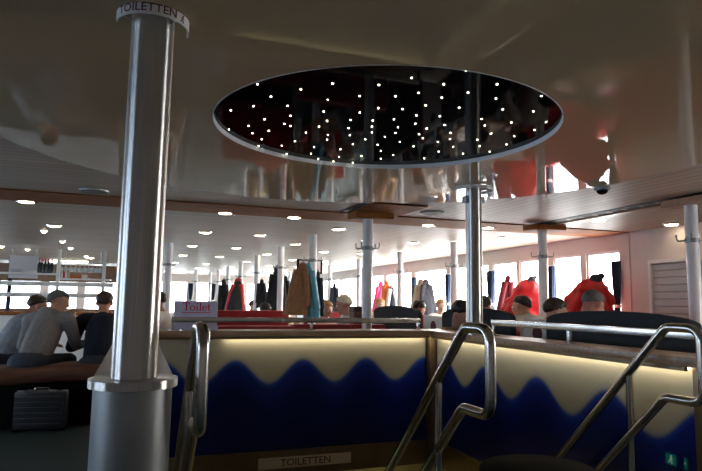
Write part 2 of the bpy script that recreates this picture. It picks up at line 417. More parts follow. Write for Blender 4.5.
# ------------------------------------------------------------------ the column, its sign and the balustrade
CX, CY = 0.0, 1.93
t = thing('column', 'thick stainless steel column on a grey round pedestal', 'column', (CX, CY, 0))
part('shaft', MB().lathe([(.0655, .967), (.0655, ZC-.007)], 48), COLSTEEL, t)
part('pedestal', MB().lathe([(.113, 0), (.113, .941)], 48), DULL, t)
part('flange', MB().lathe([(.10, .941), (.127, .941), (.128, .942), (.128, .965), (.127, .966), (.0665, .966)], 64), COLSTEEL, t, 20)
t2 = thing('balustrade', 'low wall with a narrow metal cap running back from the column', 'balustrade', (CX, 0, 0))
part('wall', MB().box(-.10, .10, CY+.125, 4.48, 0, .934), DULL, t2)
part('cap', MB().prism([(-.116, 4.48)]+[(.1285*sin(radians(k)), CY+.1285*cos(radians(k))) for k in range(-64, 65, 8)]+[(.116, 4.48)], 'z', .935, .965), CAPMET, t2, 20)
ring = thing('sign_ring', 'curved white band with dark red lettering around the column top', 'sign', (CX, CY, ZC-.0065))
R = .112; mb = MB(); m_ = 40
def arc(i, r, z): a = radians(-172+184*i/m_); return (r*cos(a), r*sin(a), z)
mb.loft([[arc(i, R, -.034), arc(i, R, -.0), arc(i, R-.004, -.0), arc(i, R-.004, -.034)] for i in range(m_+1)])
SIGNW = mat('sign_white', (.88, .85, .83), .45)
part('band', mb, SIGNW, ring)
for k in (-1.2, .9): part('bracket', MB().tube([(.064*cos(-pi/2+k), .064*sin(-pi/2+k), -.02), ((R-.003)*cos(-pi/2+k), (R-.003)*sin(-pi/2+k), -.02)], .004, 8), STEEL, ring)
DRED = mat('dark_red_print', (.13, .012, .022), .5)
# text faces the camera side (-Y), wrapped on the band
me = text_mesh('TOILETTEN', .032, .0003)
L = max(v.co.x for v in me.vertices)-min(v.co.x for v in me.vertices)
kx = .195/L
for v in me.vertices:
    a = -pi/2-.22+v.co.x*kx/R
    r = R+.0006+max(0, v.co.z)*.4
    v.co = Vector((r*cos(a), r*sin(a), -.0140+v.co.y*1.15))
finish('lettering', me, DRED, ring, 0)
mb = MB()
def on_ring(s_, z): a = -pi/2+.28+s_/R*1.0; return ((R+.0012)*cos(a), (R+.0012)*sin(a), -.017+z)
u0 = .066
mb.ball(on_ring(u0+.004, .011), .003, 8)
for a, b in (((.002, .007), (-.002, -.002)), ((-.002, -.002), (.004, -.006)), ((.004, -.006), (.003, -.013)), ((-.002, -.002), (-.008, -.010)), ((.001, .005), (.008, .002)), ((.001, .005), (-.006, .003))):
    mb.tube([on_ring(u0+a[0], a[1]), on_ring(u0+b[0], b[1])], .0014, 6)
part('running_figure', mb, DRED, ring)

# ------------------------------------------------------------------ wave panels around the stair
WB = wave_mat('wave_print_back', 'X', .718, .531); WR = wave_mat('wave_print_right', 'Y', 3.172, .595)
back = thing('stair_panel', 'backlit blue wave panel with wooden ledge across the back of the stairwell', 'panel wall', (0, 0, 0))
part('wave_glass', MB().box(WX0, 2.325, WY1, WY1+.02, .072, .925), WB, back)
part('core', MB().box(WX0, 2.42, WY1+.021, WY1+.12, 0, .93), BRONZE, back)
part('ledge', MB().box(WX0-.0, 2.56, WY1-.075, WY1+.20, .935, .978, .006), WOODK, back)
part('light_strip', MB().box(WX0+.5, 2.30, WY1-.042, WY1-.030, .924, .934), LED, back)
part('strip_cover', MB().box(WX0, 2.33, WY1-.07, WY1-.05, .915, .935), BRONZE, back)
part('lower_band', MB().box(WX0, 2.36, WY1-.012, WY1+.06, -.118, .07), BRONZE, back)
part('corner_post', MB().box(2.335, 2.395, WY1-.06, WY1+.0, -.118, .934, .004).box(2.398, 2.448, WY1-.06, WY1, -.118, .934, .004), BRONZE, back)
RX = 2.40
right = thing('stair_panel', 'backlit blue wave panel with wooden ledge along the right of the stairwell', 'panel wall', (0, 0, 0))
part('wave_glass', MB().box(RX, RX+.02, 2.03, 4.50, .072, .925), WR, right)
part('core', MB().box(RX+.021, RX+.12, 1.97, 4.505, 0, .93), BRONZE, right)
part('ledge', MB().box(RX-.075, RX+.20, 1.95, WY1-.08, .935, .978, .006), WOODK, right)
part('light_strip', MB().box(RX-.042, RX-.030, 2.03, 4.45, .924, .934), LED, right)
part('strip_cover', MB().box(RX-.07, RX-.05, 2.03, 4.48, .915, .935), BRONZE, right)
part('lower_band', MB().box(RX-.012, RX+.05, 1.96, 4.50, -.118, .07), BRONZE, right)
part('end_post', MB().box(RX-.03, RX+.06, 1.955, 2.025, -.0, .934, .004), BRONZE, right)
plate = thing('toilet_sign', 'cream TOILETTEN plate on the bronze band below the wave panel', 'sign', (1.287, WY1-.016, -.02))
part('plate', MB().box(-.37, .37, -.004, .002, -.04, .04, .001), mat('plate_cream', (.60, .47, .36), .5), plate)
me = text_mesh('TOILETTEN', .075, .0004); L = max(v.co.x for v in me.vertices)-min(v.co.x for v in me.vertices)
for v in me.vertices: v.co = Vector((v.co.x*.40/L, -.0045-v.co.z, v.co.y*1.0-.002))
finish('lettering', me, mat('brown_print', (.07, .03, .02), .5), plate, 0)

p = atX(677, 461, 2*RX-(WX0+.012))
ex = thing('exit_sign', 'small green lit exit sign low on the stair wall, mirrored in the right wave panel', 'sign', (WX0+.001, p.y, p.z))
part('case', MB().box(0, .016, -.12, .12, -.055, .055, .003), WHITEP, ex)
part('face', MB().box(.0162, .018, -.112, .112, -.048, .048), emit('exit_green', (.0, .35, .16), 3), ex)
XW_ = emit('exit_white', (.9, 1, .9), 4)
part('arrow', MB().prism([(-.095, 0), (-.055, .034), (-.055, -.034)], 'x', .018, .019).box(.018, .019, -.055, -.02, -.012, .012), XW_, ex)
part('running_figure', MB().ball((.0185, .055, .03), (.002, .009, .009), 8).tube([(.0185, .055, .018), (.0185, .065, -.006)], .006, 6).tube([(.0185, .065, -.006), (.0185, .045, -.022), (.0185, .05, -.038)], .005, 6).tube([(.0185, .065, -.006), (.0185, .085, -.03)], .005, 6).tube([(.0185, .055, .014), (.0185, .035, .004)], .004, 6), XW_, ex)
# rails on the ledges
def ledge_rail(name, label, path_a, path_b, posts, z0=.978, z1=1.058):
    t = thing(name, label, 'rail', (0, 0, 0))
    a, b = Vector(path_a), Vector(path_b); d = (b-a).normalized(); nrm = Vector((-d.y, d.x, 0))
    M = Matrix(((d.x, nrm.x, 0, a.x), (d.y, nrm.y, 0, a.y), (0, 0, 1, 0), (0, 0, 0, 1)))
    Ln = (b-a).length
    part('top_bar', MB().box(0, Ln, -.02, .02, z1-.022, z1+.018, .005, M), RAILSTEEL, t)
    for s_ in posts:
        part('post', MB().box(s_*Ln-.011 if 0 < s_ < 1 else (0 if s_ == 0 else Ln-.022), s_*Ln+.011 if 0 < s_ < 1 else (.022 if s_ == 0 else Ln), -.011, .011, z0+.004, z1-.022, .002, M), STEEL, t)
        part('foot_plate', MB().box(s_*Ln-.03 if 0 < s_ < 1 else (0 if s_ == 0 else Ln-.06), s_*Ln+.03 if 0 < s_ < 1 else (.06 if s_ == 0 else Ln), -.025, .025, z0+.0005, z0+.0045, .001, M), STEEL, t)
    return t
ledge_rail('ledge_rail', 'low steel rail on posts along the back ledge of the stairwell', (.24, 4.62, 0), (2.29, 4.62, 0), (0, .53, 1))
ledge_rail('ledge_rail', 'low steel rail on posts along the right ledge of the stairwell', (2.44, 3.72, 0), (2.44, 2.0, 0), (0, .47, 1), z1=1.075)

# hand rails down the stair: hairpin tube + post
def hand_rail(x, label, z_post=-.2):
    t = thing('hand_rail', label, 'handrail', (x, 0, 0), 0, None)
    yN, zt, zb = 1.872, 1.112, .80
    y1 = 2.045; L_ = 1.55
    path = [(0, y1+L_, zt-L_), (0, y1, zt), (0, yN, zt), (0, yN, zb), (0, y1+.02, zb), (0, y1+.02+1.24, zb-1.24)]
    part('tube', MB().tube(fillet(path, .065, 7), .0205, 16), RAILSTEEL, t)
    part('post', MB().tube([(0, 2.27, z_post+.005), (0, 2.27, .872)], .017, 14), RAILSTEEL, t)
    part('base_collar', MB().lathe([(.034, z_post), (.034, z_post+.008), (.02, z_post+.014)], 16, (0, 2.27, 0)), STEEL, t)
    part('post', MB().tube([(0, 3.27, z_post-1+.005), (0, 3.27, -.128)], .017, 14), RAILSTEEL, t)
hand_rail(.195, 'tubular steel handrail beside the column, seen almost end-on')
hand_rail(1.215, 'tubular steel handrail in the middle of the stair')
hand_rail(2.25, 'tubular steel handrail along the right wave panel')

# Toilet board standing on the ledge
tb = thing('toilet_board', 'lavender board reading Toilet in red on the back ledge', 'sign', (.422, 4.68, .979))
part('board', MB().box(-.162, .162, -.006, .006, 0, .218, .002), mat('lavender_board', (.62, .60, .82), .45), tb)
RP = mat('red_print', (.62, .01, .06), .5)
mb = MB(); yy = (-.0075, -.0061)
def bx(x0, x1, z0, z1): mb.box(x0, x1, yy[0], yy[1], z0, z1)
def ringl(cx, cz, rx, rz, tx, tz, a0=0, a1=360, n=20):
    rr = []
    for i in range(n+1):
        a = radians(a0+(a1-a0)*i/n)
        o_ = (cx+rx*cos(a), cz+rz*sin(a)); i_ = (cx+(rx-tx)*cos(a), cz+(rz-tz)*sin(a))
        rr.append([(o_[0], yy[0], o_[1]), (o_[0], yy[1], o_[1]), (i_[0], yy[1], i_[1]), (i_[0], yy[0], i_[1])])
    mb.loft(rr)
zb_ = .145; xh = .036; asc = .062     # base line, x-height, ascender
bx(-.098, -.048, zb_+asc-.007, zb_+asc); bx(-.098, -.094, zb_+asc-.018, zb_+asc); bx(-.052, -.048, zb_+asc-.018, zb_+asc); bx(-.078, -.068, zb_, zb_+asc); bx(-.085, -.061, zb_, zb_+.005)
ringl(-.028, zb_+xh/2, .02, xh/2+.002, .009, .005)
bx(.002, .011, zb_, zb_+xh); bx(-.004, .017, zb_, zb_+.005); bx(-.003, .006, zb_+xh-.005, zb_+xh); bx(.002, .011, zb_+.048, zb_+.058)
bx(.027, .036, zb_, zb_+asc); bx(.021, .042, zb_, zb_+.005); bx(.022, .03, zb_+asc-.005, zb_+asc)
ringl(.063, zb_+xh/2, .019, xh/2+.002, .009, .005, 0, 320); bx(.05, .08, zb_+xh/2-.002, zb_+xh/2+.003)
bx(.090, .099, zb_+.004, zb_+.052); bx(.084, .108, zb_+xh-.005, zb_+xh); bx(.092, .108, zb_, zb_+.006)
bx(-.104, .112, zb_-.018, zb_-.013)
part('lettering', mb, RP, tb)

# ------------------------------------------------------------------ steel pole on the ledge and white poles
p = (2.415, 3.93)
t = thing('steel_pole', 'brushed steel pole standing on the right ledge of the stairwell', 'pole', (p[0], p[1], .978))
part('shaft', MB().lathe([(.062, .012), (.062, ZC-.978-.0075)], 36), COLSTEEL, t)
part('base_ring', MB().lathe([(.085, 0), (.085, .008), (.064, .014)], 32), STEEL, t)
part('clamp', MB().box(-.085, .085, -.03, .03, ZC-.978-.13, ZC-.978-.075, .004), DULL, t)
t = thing('sign_ring', 'plain pale ring band around the top of the steel pole', 'sign', (p[0], p[1], ZC-.008))
mb = MB(); mb.loft([[((.155 if q in (0, 1) else .148)*cos(radians(150+290*i/40)), (.155 if q in (0, 1) else .148)*sin(radians(150+290*i/40)), (-.026 if q in (0, 3) else 0)) for q in range(4)] for i in range(41)])
part('band', mb, SIGNW, t)
for k in (.4, 3.6): part('bracket', MB().tube([(.06*cos(k), .06*sin(k), -.012), (.149*cos(k), .149*sin(k), -.012)], .004, 8), STEEL, t)

def make_pole(label, loc):
    t = thing('white_pole', label, 'pole', loc, 0, None)
    part('shaft', MB().lathe([(.05, .004), (.05, ZC-.022)], 28), POLEP, t)
    part('foot_ring', MB().lathe([(.075, 0), (.075, .006), (.055, .012)], 24), STEEL, t)
    part('hook_collar', MB().lathe([(.0505, 1.725), (.057, 1.727), (.057, 1.763), (.0505, 1.765)], 24, cap=False), DULL, t)
    for a in (.5, 2.6, 3.8, 5.7):
        c, s_ = cos(a), sin(a)
        part('hook', MB().tube(fillet([(.055*c, .055*s_, 1.746), (.115*c, .115*s_, 1.738), (.12*c, .12*s_, 1.782)], .02, 4), .006, 8).ball((.12*c, .12*s_, 1.785), .009, 8), DULL, t)
    return t
POLE0 = None
def white_pole(x, y, label, cap=False):
    global POLE0
    if POLE0 is None: POLE0 = make_pole(label, (x, y, 0))
    else: dup(POLE0, (x, y, 0), 0, label)
GY = [3.55, 5.45, 7.42, 9.27, 11.3, 13.25, 15.2, 17.2, 19.2]
names = {(2.13, 5.45): 'white pole with hooks under the left wooden block, in line with the back ledge',
 (2.13, 7.42): 'white pole with the brown coat and turquoise jacket hanging on it',
 (2.13, 9.27): 'white pole behind the black long coat, left of the brown coat',
 (2.13, 11.3): 'white pole just right of the black and red coat', (2.13, 13.25): 'thin white pole carrying the black and red coat',
 (2.13, 15.2): 'thin distant white pole just left of the black and red coat', (2.13, 17.2): 'thin distant white pole above the right end of the Toilet board',
 (2.13, 19.2): 'farthest thin white pole above the middle of the Toilet board',
 (4.23, 3.55): 'white pole with a hook collar in front of the shutter, at the right photo edge',
 (4.23, 5.45): 'white pole with hooks under the right wooden block, beside the red coats',
 (4.23, 7.42): 'white pole with a hook collar between steel pole and window curtain', (4.23, 9.27): 'white pole beside the orange coat, before the windows',
 (4.23, 11.3): 'white pole seen just left of the pole under the left wooden block', (4.23, 13.25): 'thin white pole with the small navy coat',
 (4.23, 15.2): 'thin distant white pole right of the turquoise jacket', (4.23, 17.2): 'thin distant white pole behind the brown coat', (4.23, 19.2): 'farthest white pole of the window side row'}
for X_ in (2.13, 4.23):
    for Y_ in GY:
        if (X_, Y_) in names: white_pole(X_, Y_, names[(X_, Y_)])
p = atY(167, 300, 9.5); white_pole(p.x, 9.5, 'white pole close behind the right side of the big column')
p = atY(195, 300, 17.5); white_pole(p.x, 17.5, 'thin distant white pole above the left part of the Toilet board')
def capital(x, y, label, rz=0):
    t = thing('wooden_block', label, 'wooden block', (x, y, ZC-.02), rz, 'wooden blocks on the pole tops')
    part('block', MB().box(-.2, .2, -.12, .12, -.055, -.0005, .004), WOODL if rz else WOODB, t)
    part('joint', MB().box(-.202, .202, -.004, .004, -.0555, -.05), BLACK, t)
capital(2.15, 5.43, 'wooden block on the pole left of the steel pole'); capital(4.25, 5.43, 'wooden block on the pole beside the red coats')
capital(4.25, 3.55, 'wooden block above the pole at the right photo edge', pi/2)

# ------------------------------------------------------------------ roller shutter
sh = thing('roller_shutter', 'closed pale grey roller shutter in the cream wall', 'shutter', (XW, 4.70, 0))
part('frame', MB().box(-.05, 0, -.56, -.52, .75, 1.74).box(-.05, 0, .52, .56, .75, 1.74).box(-.05, 0, -.52, .52, 1.70, 1.74).box(-.05, 0, -.52, .52, .75, .79), WHITEP, sh)
prof = []
for i in range(11): z = .80+i*.0815; prof += [(-.012, z), (-.024, z+.012), (-.024, z+.066), (-.012, z+.078)]
part('curtain', MB().prism([(0, .795)]+prof+[(0, 1.695)], 'y', -.52, .52), mat('shutter_grey', (.50, .47, .46), .45, .1), sh)

# ------------------------------------------------------------------ seats
def arch_bench(y0, y1, label, x=3.0, top=1.17, face=1):
    t = thing('bench_seat', label, 'bench', (x, (y0+y1)/2, 0), 0, 'dark high-backed benches behind the right ledge')
    hw = (y1-y0)/2; n_ = 16
    pl = [(-hw, .10), (hw, .10)]+[(hw*cos(pi*i/n_)*1.0, top-.085+.085*sin(pi*i/n_)**.8) for i in range(n_+1)]
    part('back_shell', MB().prism(pl, 'x', 0, .05), CHAR, t)
    pl2 = [(-hw+.04, .46), (hw-.04, .46)]+[((hw-.04)*cos(pi*i/n_), top-.14+.085*sin(pi*i/n_)**.8) for i in range(n_+1)]
    part('back_pad', MB().prism(pl2, 'x', .052, .12), RED, t)
    part('seat_cushion', MB().box(.05, .56, -hw+.02, hw-.02, .34, .45, .03), RED, t)
    part('plinth', MB().box(.06, .50, -hw+.05, hw-.05, 0, .34), CHAR, t)
    return t
arch_bench(2.52, 3.84, 'dark curved-back bench behind the right handrail, in front of the grey stubble head')
arch_bench(4.30, 5.52, 'dark curved-back bench behind the steel pole')
arch_bench(6.08, 7.42, 'dark curved-back bench behind the right end of the back ledge rail')
def white_part(y0, y1, label, x, top):
    t = thing('end_panel', label, 'panel', (x, (y0+y1)/2, 0), 0, 'white end panels with a dark red disc')
    hw = (y1-y0)/2
    part('board', MB().box(0, .03, -hw, hw, 0.02, top, .004), WHITEP, t)
    part('foot', MB().box(-.03, .06, -hw+.03, hw-.03, 0, .02), STEEL, t)
    c = (-.002, -.01, top-.115)
    rr = .062
    mb = MB(); mb.loft([[(x_, c[1]+rr*cos(2*pi*i/28), c[2]+rr*sin(2*pi*i/28)) for i in range(28)] for x_ in (-.003, -.0005)])
    part('disc', mb, mat('dark_red_disc', (.10, .005, .02), .5), t)
white_part(3.86, 4.19, 'white panel with a dark red disc below the man in the white shirt', 3.05, 1.09)
white_part(5.58, 6.05, 'white panel with a dark red disc below the dark-haired person with headphones', 3.05, 1.07)
def red_bench(x0, x1, y, label, top=1.03, face=1, group='red benches behind the back ledge'):
    t = thing('bench_seat', label, 'bench', ((x0+x1)/2, y, 0), 0 if face > 0 else pi, group)
    hw = (x1-x0)/2
    part('back', MB().box(-hw, hw, 0, .10, .30, top, .03), RED, t)
    part('seat_cushion', MB().box(-hw, hw, .10, .56, .34, .46, .03), RED, t)
    part('plinth', MB().box(-hw+.03, hw-.03, .03, .5, 0, .30), CHAR, t)
red_bench(.66, 1.36, 5.25, 'red bench back right of the Toilet board behind the rail', .985)
red_bench(1.42, 2.42, 5.65, 'red bench back below the brown coat and turquoise jacket', .985)
red_bench(.95, 1.95, 7.9, 'red bench farther back beside the black and red coat', 1.08)
red_bench(2.35, 2.95, 8.6, 'red bench far back below the dark haired head', 1.06)
# window side benches and tables (seen mirrored in the glossy ceiling)
def wall_bench(y0, y1, label):
    t = thing('bench_seat', label, 'bench', (4.98, (y0+y1)/2, 0), 0, 'red window benches'); hw = (y1-y0)/2
    part('back', MB().box(.42, .52, -hw, hw, .30, 1.02, .03), RED, t)
    part('seat_cushion', MB().box(0, .42, -hw, hw, .34, .46, .03), RED, t); part('plinth', MB().box(.05, .5, -hw+.03, hw-.03, 0, .30), CHAR, t)
wall_bench(2.6, 3.85, 'red bench along the cream wall opposite the nearest dark bench')
wall_bench(4.3, 5.5, 'red bench along the wall below the roller shutter')
wall_bench(5.9, 7.3, 'red bench under the first window, below the big red coat')
def table(x, y, label, w=.6, l=.9):
    t = thing('table', label, 'table', (x, y, 0), 0, 'tables between the benches')
    part('table_top', MB().box(-w/2, w/2, -l/2, l/2, .70, .73, .006), WOODL, t)
    part('leg', MB().lathe([(.035, .02), (.035, .70)], 16), STEEL, t); part('base', MB().lathe([(.2, 0), (.2, .012), (.04, .022)], 24), STEEL, t)
table(4.15, 3.0, 'table between the nearest dark bench and the cream wall', .5); table(4.15, 4.55, 'table beside the pole, behind the second dark bench', .5); table(4.15, 6.75, 'table behind the third dark bench', .5)

# ------------------------------------------------------------------ people
def person(label, head, facing, top_m, hair_m, skin=SKIN, lean=12, head_yaw=0, head_pitch=10, arms=('table', 'table'), hair='short',
           legs_m=None, voxel=.014, group=None, seat_shift=(0, 0), width=1.0, extra=None, side=0):
    """seated figure whose head centre stands at `head` (world)"""
    legs_m = legs_m or mat('dark_jeans', (.03, .04, .06), .8, var=.2, vscale=60)
    lr = radians(-lean)
    Rl = Matrix.Rotation(lr, 4, 'X') @ Matrix.Rotation(radians(side), 4, 'Y')
    U = lambda x, y, z: Rl @ Vector((x, y, z))
    hc = U(0, .02, .762)
    Rz = Matrix.Rotation(facing, 4, 'Z')
    off = Rz @ hc
    root_xy = Vector((head[0]-off.x, head[1]-off.y))
    seat = head[2]-hc.z
    t = thing('person', label, 'person', (root_xy.x, root_xy.y, 0), facing, group)
    Z = lambda v: v+Vector((0, 0, seat))
    w = width
    torso = [(U(0, 0, .11), .125*w), (U(0, -.005, .22), .125*w), (U(0, 0, .36), .13*w), (U(0, 0, .48), .125*w), (U(0, -.01, .57), .085)]
    shl = [U(-.155*w, 0, .555), U(.155*w, 0, .555)]
    def arm(sd, pose):
        s_ = -1 if sd == 0 else 1
        sh_ = U(s_*.185*w, 0, .545)
        if pose == 'table': e, wr, hd = U(s_*.26*w, .14, .32), None, None; wr = e+Vector((-s_*.10, .23, .02)); hd = Vector((-s_*.35, 1, -.05))
        elif pose == 'face': e = U(s_*.2, .26, .40); wr = U(s_*.10, .18, .64); hd = Rl.to_3x3() @ Vector((-s_*.15, -.25, 1))
        else: e = U(s_*.27*w, .02, .30); wr = e+Vector((-s_*.12, .22, -.1)); hd = Vector((-s_*.4, 1, -.1))
        return sh_, e, wr, hd.normalized(), s_
    armsd = [arm(0, arms[0]), arm(1, arms[1])]
    hipL = [[Vector((s_*.09, 0, .07)), Vector((s_*.13, .43, .07)), Vector((s_*.13, .41, min(-.30, .06-seat+.02)))] for s_ in (-1, 1)]
    for h in hipL: h[2].z = -seat+.09
    # ---- body
    b = MB()
    for (p_, r_) in torso: b.ball(Z(p_), r_*.92, 14)
    for i in range(len(torso)-1): b.tube([Z(torso[i][0]), Z(torso[i+1][0])], [torso[i][1]*.92, torso[i+1][1]*.92], 14)
    b.caps([Z(shl[0]), Z(shl[1])], [.06, .06])
    for sh_, e, wr, hd, s_ in armsd:
        b.caps([Z(sh_), Z(e), Z(wr)], [.048, .038, .026])
        palm = wr+hd*.05; sd = hd.cross(Vector((0, 0, 1))); sd = (sd if sd.length > .2 else Vector((1, 0, 0))).normalized(); up = sd.cross(hd).normalized()
        b.caps([Z(wr), Z(palm-sd*.014), Z(palm+sd*.014)], [.024, .026, .026])
        for k, ln in enumerate((.062, .074, .069, .052)):
            q = palm+sd*(.030-.020*k)+hd*.018; q1 = q+hd*ln*.55-up*.006; q2 = q+hd*ln*.9-up*.03
            b.caps([Z(q), Z(q1), Z(q2)], [.0098, .009, .0082], 8)
        th = palm+sd*.03*(-s_)-hd*.02; b.caps([Z(th), Z(th+hd*.03-sd*.026*s_), Z(th+hd*.055-sd*.03*s_)], [.012, .0105, .0095], 8)
    for h in hipL:
        b.caps([Z(h[0]), Z(h[1]), Z(h[2])], [.082, .055, .038])
        b.caps([Z(h[2]), Z(h[2]+Vector((0, .13, -.045)))], [.036, .03])
    # head
    Hm = Matrix.Translation(Z(hc)) @ Rl @ Matrix.Rotation(radians(-head_yaw), 4, 'Z') @ Matrix.Rotation(radians(-head_pitch+lean*.8), 4, 'X')
    b.caps([Z(U(0, -.012, .55)), Hm @ Vector((0, -.02, -.06))], [.058, .054])
    def hb(c, r, n_=14): b.ball(Hm @ Vector(c), r, n_, Hm.to_3x3().to_4x4())
    hb((0, -.012, .028), (.076, .094, .086), 20); hb((0, .012, -.03), (.062, .072, .078), 16); hb((0, .045, -.085), (.034, .032, .025), 12)
    hb((0, .078, .028), (.055, .014, .016)); b.caps([Hm @ Vector((0, .078, .018)), Hm @ Vector((0, .101, -.020))], [.010, .015], 10)
    for s_ in (-1, 1):
        hb((s_*.077, -.008, -.005), (.011, .022, .032), 10); hb((s_*.035, .062, -.02), (.026, .02, .022), 10); hb((s_*.011, .097, -.022), (.010, .010, .008), 8)
    hb((0, .083, -.052), (.024, .010, .008), 10); hb((0, .080, -.066), (.021, .010, .008), 10)
    me = remesh(b, voxel, 2)
    bd = finish('body', me, skin, t, 180)
    for s_ in (-1, 1):
        ec = Hm @ Vector((s_*.031, .0815, .003)); fwd = (Hm.to_3x3() @ Vector((0, 1, 0))).normalized()
        e_ = part('eye', MB().ball(ec, .0125, 10), EYEW, t); part('iris', MB().ball(ec+fwd*.0095, (.006, .006, .006), 8), IRIS, e_)
    if extra == 'headphones':
        hp = MB(); hp.tube([Hm @ Vector((.10*cos(radians(k)), -.01, .01+.118*sin(radians(k)))) for k in range(0, 181, 12)], .009, 8)
        hpo = part('headphones', hp, BLKPAD, t)
        for s_ in (-1, 1): part('ear_cup', MB().ball(Hm @ Vector((s_*.096, -.01, 0)), (.035, .035, .042), 12), BLKPAD, hpo)
    if extra == 'badge':
        a_, e_2 = armsd[1][0], armsd[1][1]; c_ = Z(a_.lerp(e_2, .38)); d_ = (e_2-a_).normalized()
        bd_ = part('sleeve_badge', MB().box(-.004, .004, -.032, .032, -.05, .05, .003), C_NAVY0, t); bd_.location = c_+Vector((.064, -.012, .01)); bd_.rotation_euler = (-.5, .1, 0)
        c_col = None
    # ---- clothing
    c = MB()
    for (p_, r_) in torso[:-1]: c.ball(Z(p_), r_+.012, 14)
    for i in range(len(torso)-2): c.tube([Z(torso[i][0]), Z(torso[i+1][0])], [torso[i][1]+.012, torso[i+1][1]+.012], 14)
    c.ball(Z(torso[-1][0]-Rl.to_3x3() @ Vector((0, 0, .012))), torso[-1][1]+.004, 14)
    c.caps([Z(shl[0]), Z(shl[1])], [.078, .078])
    for sh_, e, wr, hd, s_ in armsd: c.caps([Z(sh_), Z(e), Z(wr)], [.068, .056, .042])
    if extra == 'hood': c.ball(Z(U(0, -.085, .575)), (.10, .062, .07), 14); c.ball(Z(U(0, -.05, .60)), (.105, .075, .05), 14)
    if extra == 'collar': c.ball(Z(U(0, -.02, .60)), (.072, .066, .045), 14)
    finish('top', remesh(c, voxel*1.1, 3), top_m, t, 180)
    l_ = MB(); l_.ball(Z(Vector((0, -.01, .075))), (.178*w, .15, .118), 16)
    for h in hipL: l_.caps([Z(h[0]), Z(h[1]), Z(h[2]+Vector((0, 0, .02)))], [.098, .072, .055])
    finish('trousers', remesh(l_, voxel*1.2, 2), legs_m, t, 180)
    for h in hipL:
        sh2 = MB(); a = Z(h[2]); sh2.ball((a.x, a.y+.06, .035), (.045, .13, .035), 14).box(a.x-.042, a.x+.042, a.y-.06, a.y+.175, .002, .018, .004)
        part('shoe', sh2, BLKPAD, t)
    # ---- hair
    if hair:
        hm = MB(); nu, nv = 44, 30; thick = {'short': .013, 'stubble': .004, 'cap': .014, 'long': .02}[hair]
        vs = {}
        def hthr(n_):
            if hair == 'cap': return .10*n_.y+(.18 if n_.y > 0 else .55*n_.y)
            if hair == 'long': return .5 if n_.y > .55 else (-.55 if n_.y < .2 else -.1)
            return ((-.18+.72*n_.y) if n_.y > 0 else (-.18+.6*n_.y))+.08*noise.noise(n_*6+Vector(head))
        for i in range(nv+1):
            th = pi*i/nv
            for j in range(nu):
                ph = 2*pi*j/nu
                n_ = Vector((sin(th)*cos(ph), sin(th)*sin(ph), cos(th)))
                k = 1+.06*noise.noise(n_*3+Vector(head))*(hair in ('short', 'long'))
                tk = thick*(1 if hair in ('cap', 'long') else max(.25, min(1, (n_.z-hthr(n_))/.4)))
                v = Vector((n_.x*(.0775+tk), -.012+n_.y*(.0955+tk), .026+n_.z*(.088+tk)))
                vs[i, j] = (hm.bm.verts.new(Hm @ Vector((v.x*k, v.y*k, v.z*k))), n_)
        def keep(n_): return n_.z > hthr(n_)-.02
        for i in range(nv):
            for j in range(nu):
                q = [vs[i, j], vs[i+1, j], vs[i+1, (j+1) % nu], vs[i, (j+1) % nu]]
                if all(keep(x[1]) for x in q): hm.bm.faces.new([x[0] for x in q])
        bmesh.ops.delete(hm.bm, geom=[v for v in hm.bm.verts if not v.link_faces], context='VERTS')
        bmesh.ops.remove_doubles(hm.bm, verts=list(hm.bm.verts), dist=1e-5)
        bmesh.ops.recalc_face_normals(hm.bm, faces=list(hm.bm.faces))
        bmesh.ops.solidify(hm.bm, geom=list(hm.bm.faces), thickness=thick*.9)
        hobj = part('knit_cap' if hair == 'cap' else 'hair', hm, hair_m, t, 180)
    return t
H_DK = mat('hair_dark', (.012, .009, .008), .5, var=.4, vscale=60)
H_BR = mat('hair_brown', (.05, .028, .016), .5, var=.4, vscale=60)
H_GR = mat('hair_grey', (.13, .12, .11), .6, var=.35, vscale=60)
H_WH = mat('hair_white', (.62, .57, .42), .6, var=.2, vscale=60)
H_BL = mat('hair_blond', (.42, .24, .09), .55, var=.3, vscale=60)
CAPW = mat('cap_wool', (.13, .14, .15), .9, var=.25, vscale=120, bump=.2)
C_NAVY0 = mat('badge_navy', (.012, .018, .04), .75)
HOODIE = mat('grey_hoodie', (.24, .23, .235), .9, var=.12, vscale=40, bump=.15)
NAVY = mat('navy_jumper', (.006, .011, .028), .85, var=.2, vscale=50)
LGREY = mat('light_grey_jacket', (.30, .34, .39), .7, var=.15, vscale=20)
WSHIRT = mat('white_shirt', (.75, .74, .72), .7, var=.06, vscale=10)
GSHIRT = mat('grey_shirt', (.26, .30, .32), .8, var=.1, vscale=20)
BEIGE = mat('beige_top', (.50, .38, .22), .8, var=.1, vscale=20)
BLKTOP = mat('black_top', (.012, .012, .013), .8, var=.2, vscale=30)
REDTOP = mat('red_top', (.45, .02, .025), .7, var=.1, vscale=20)

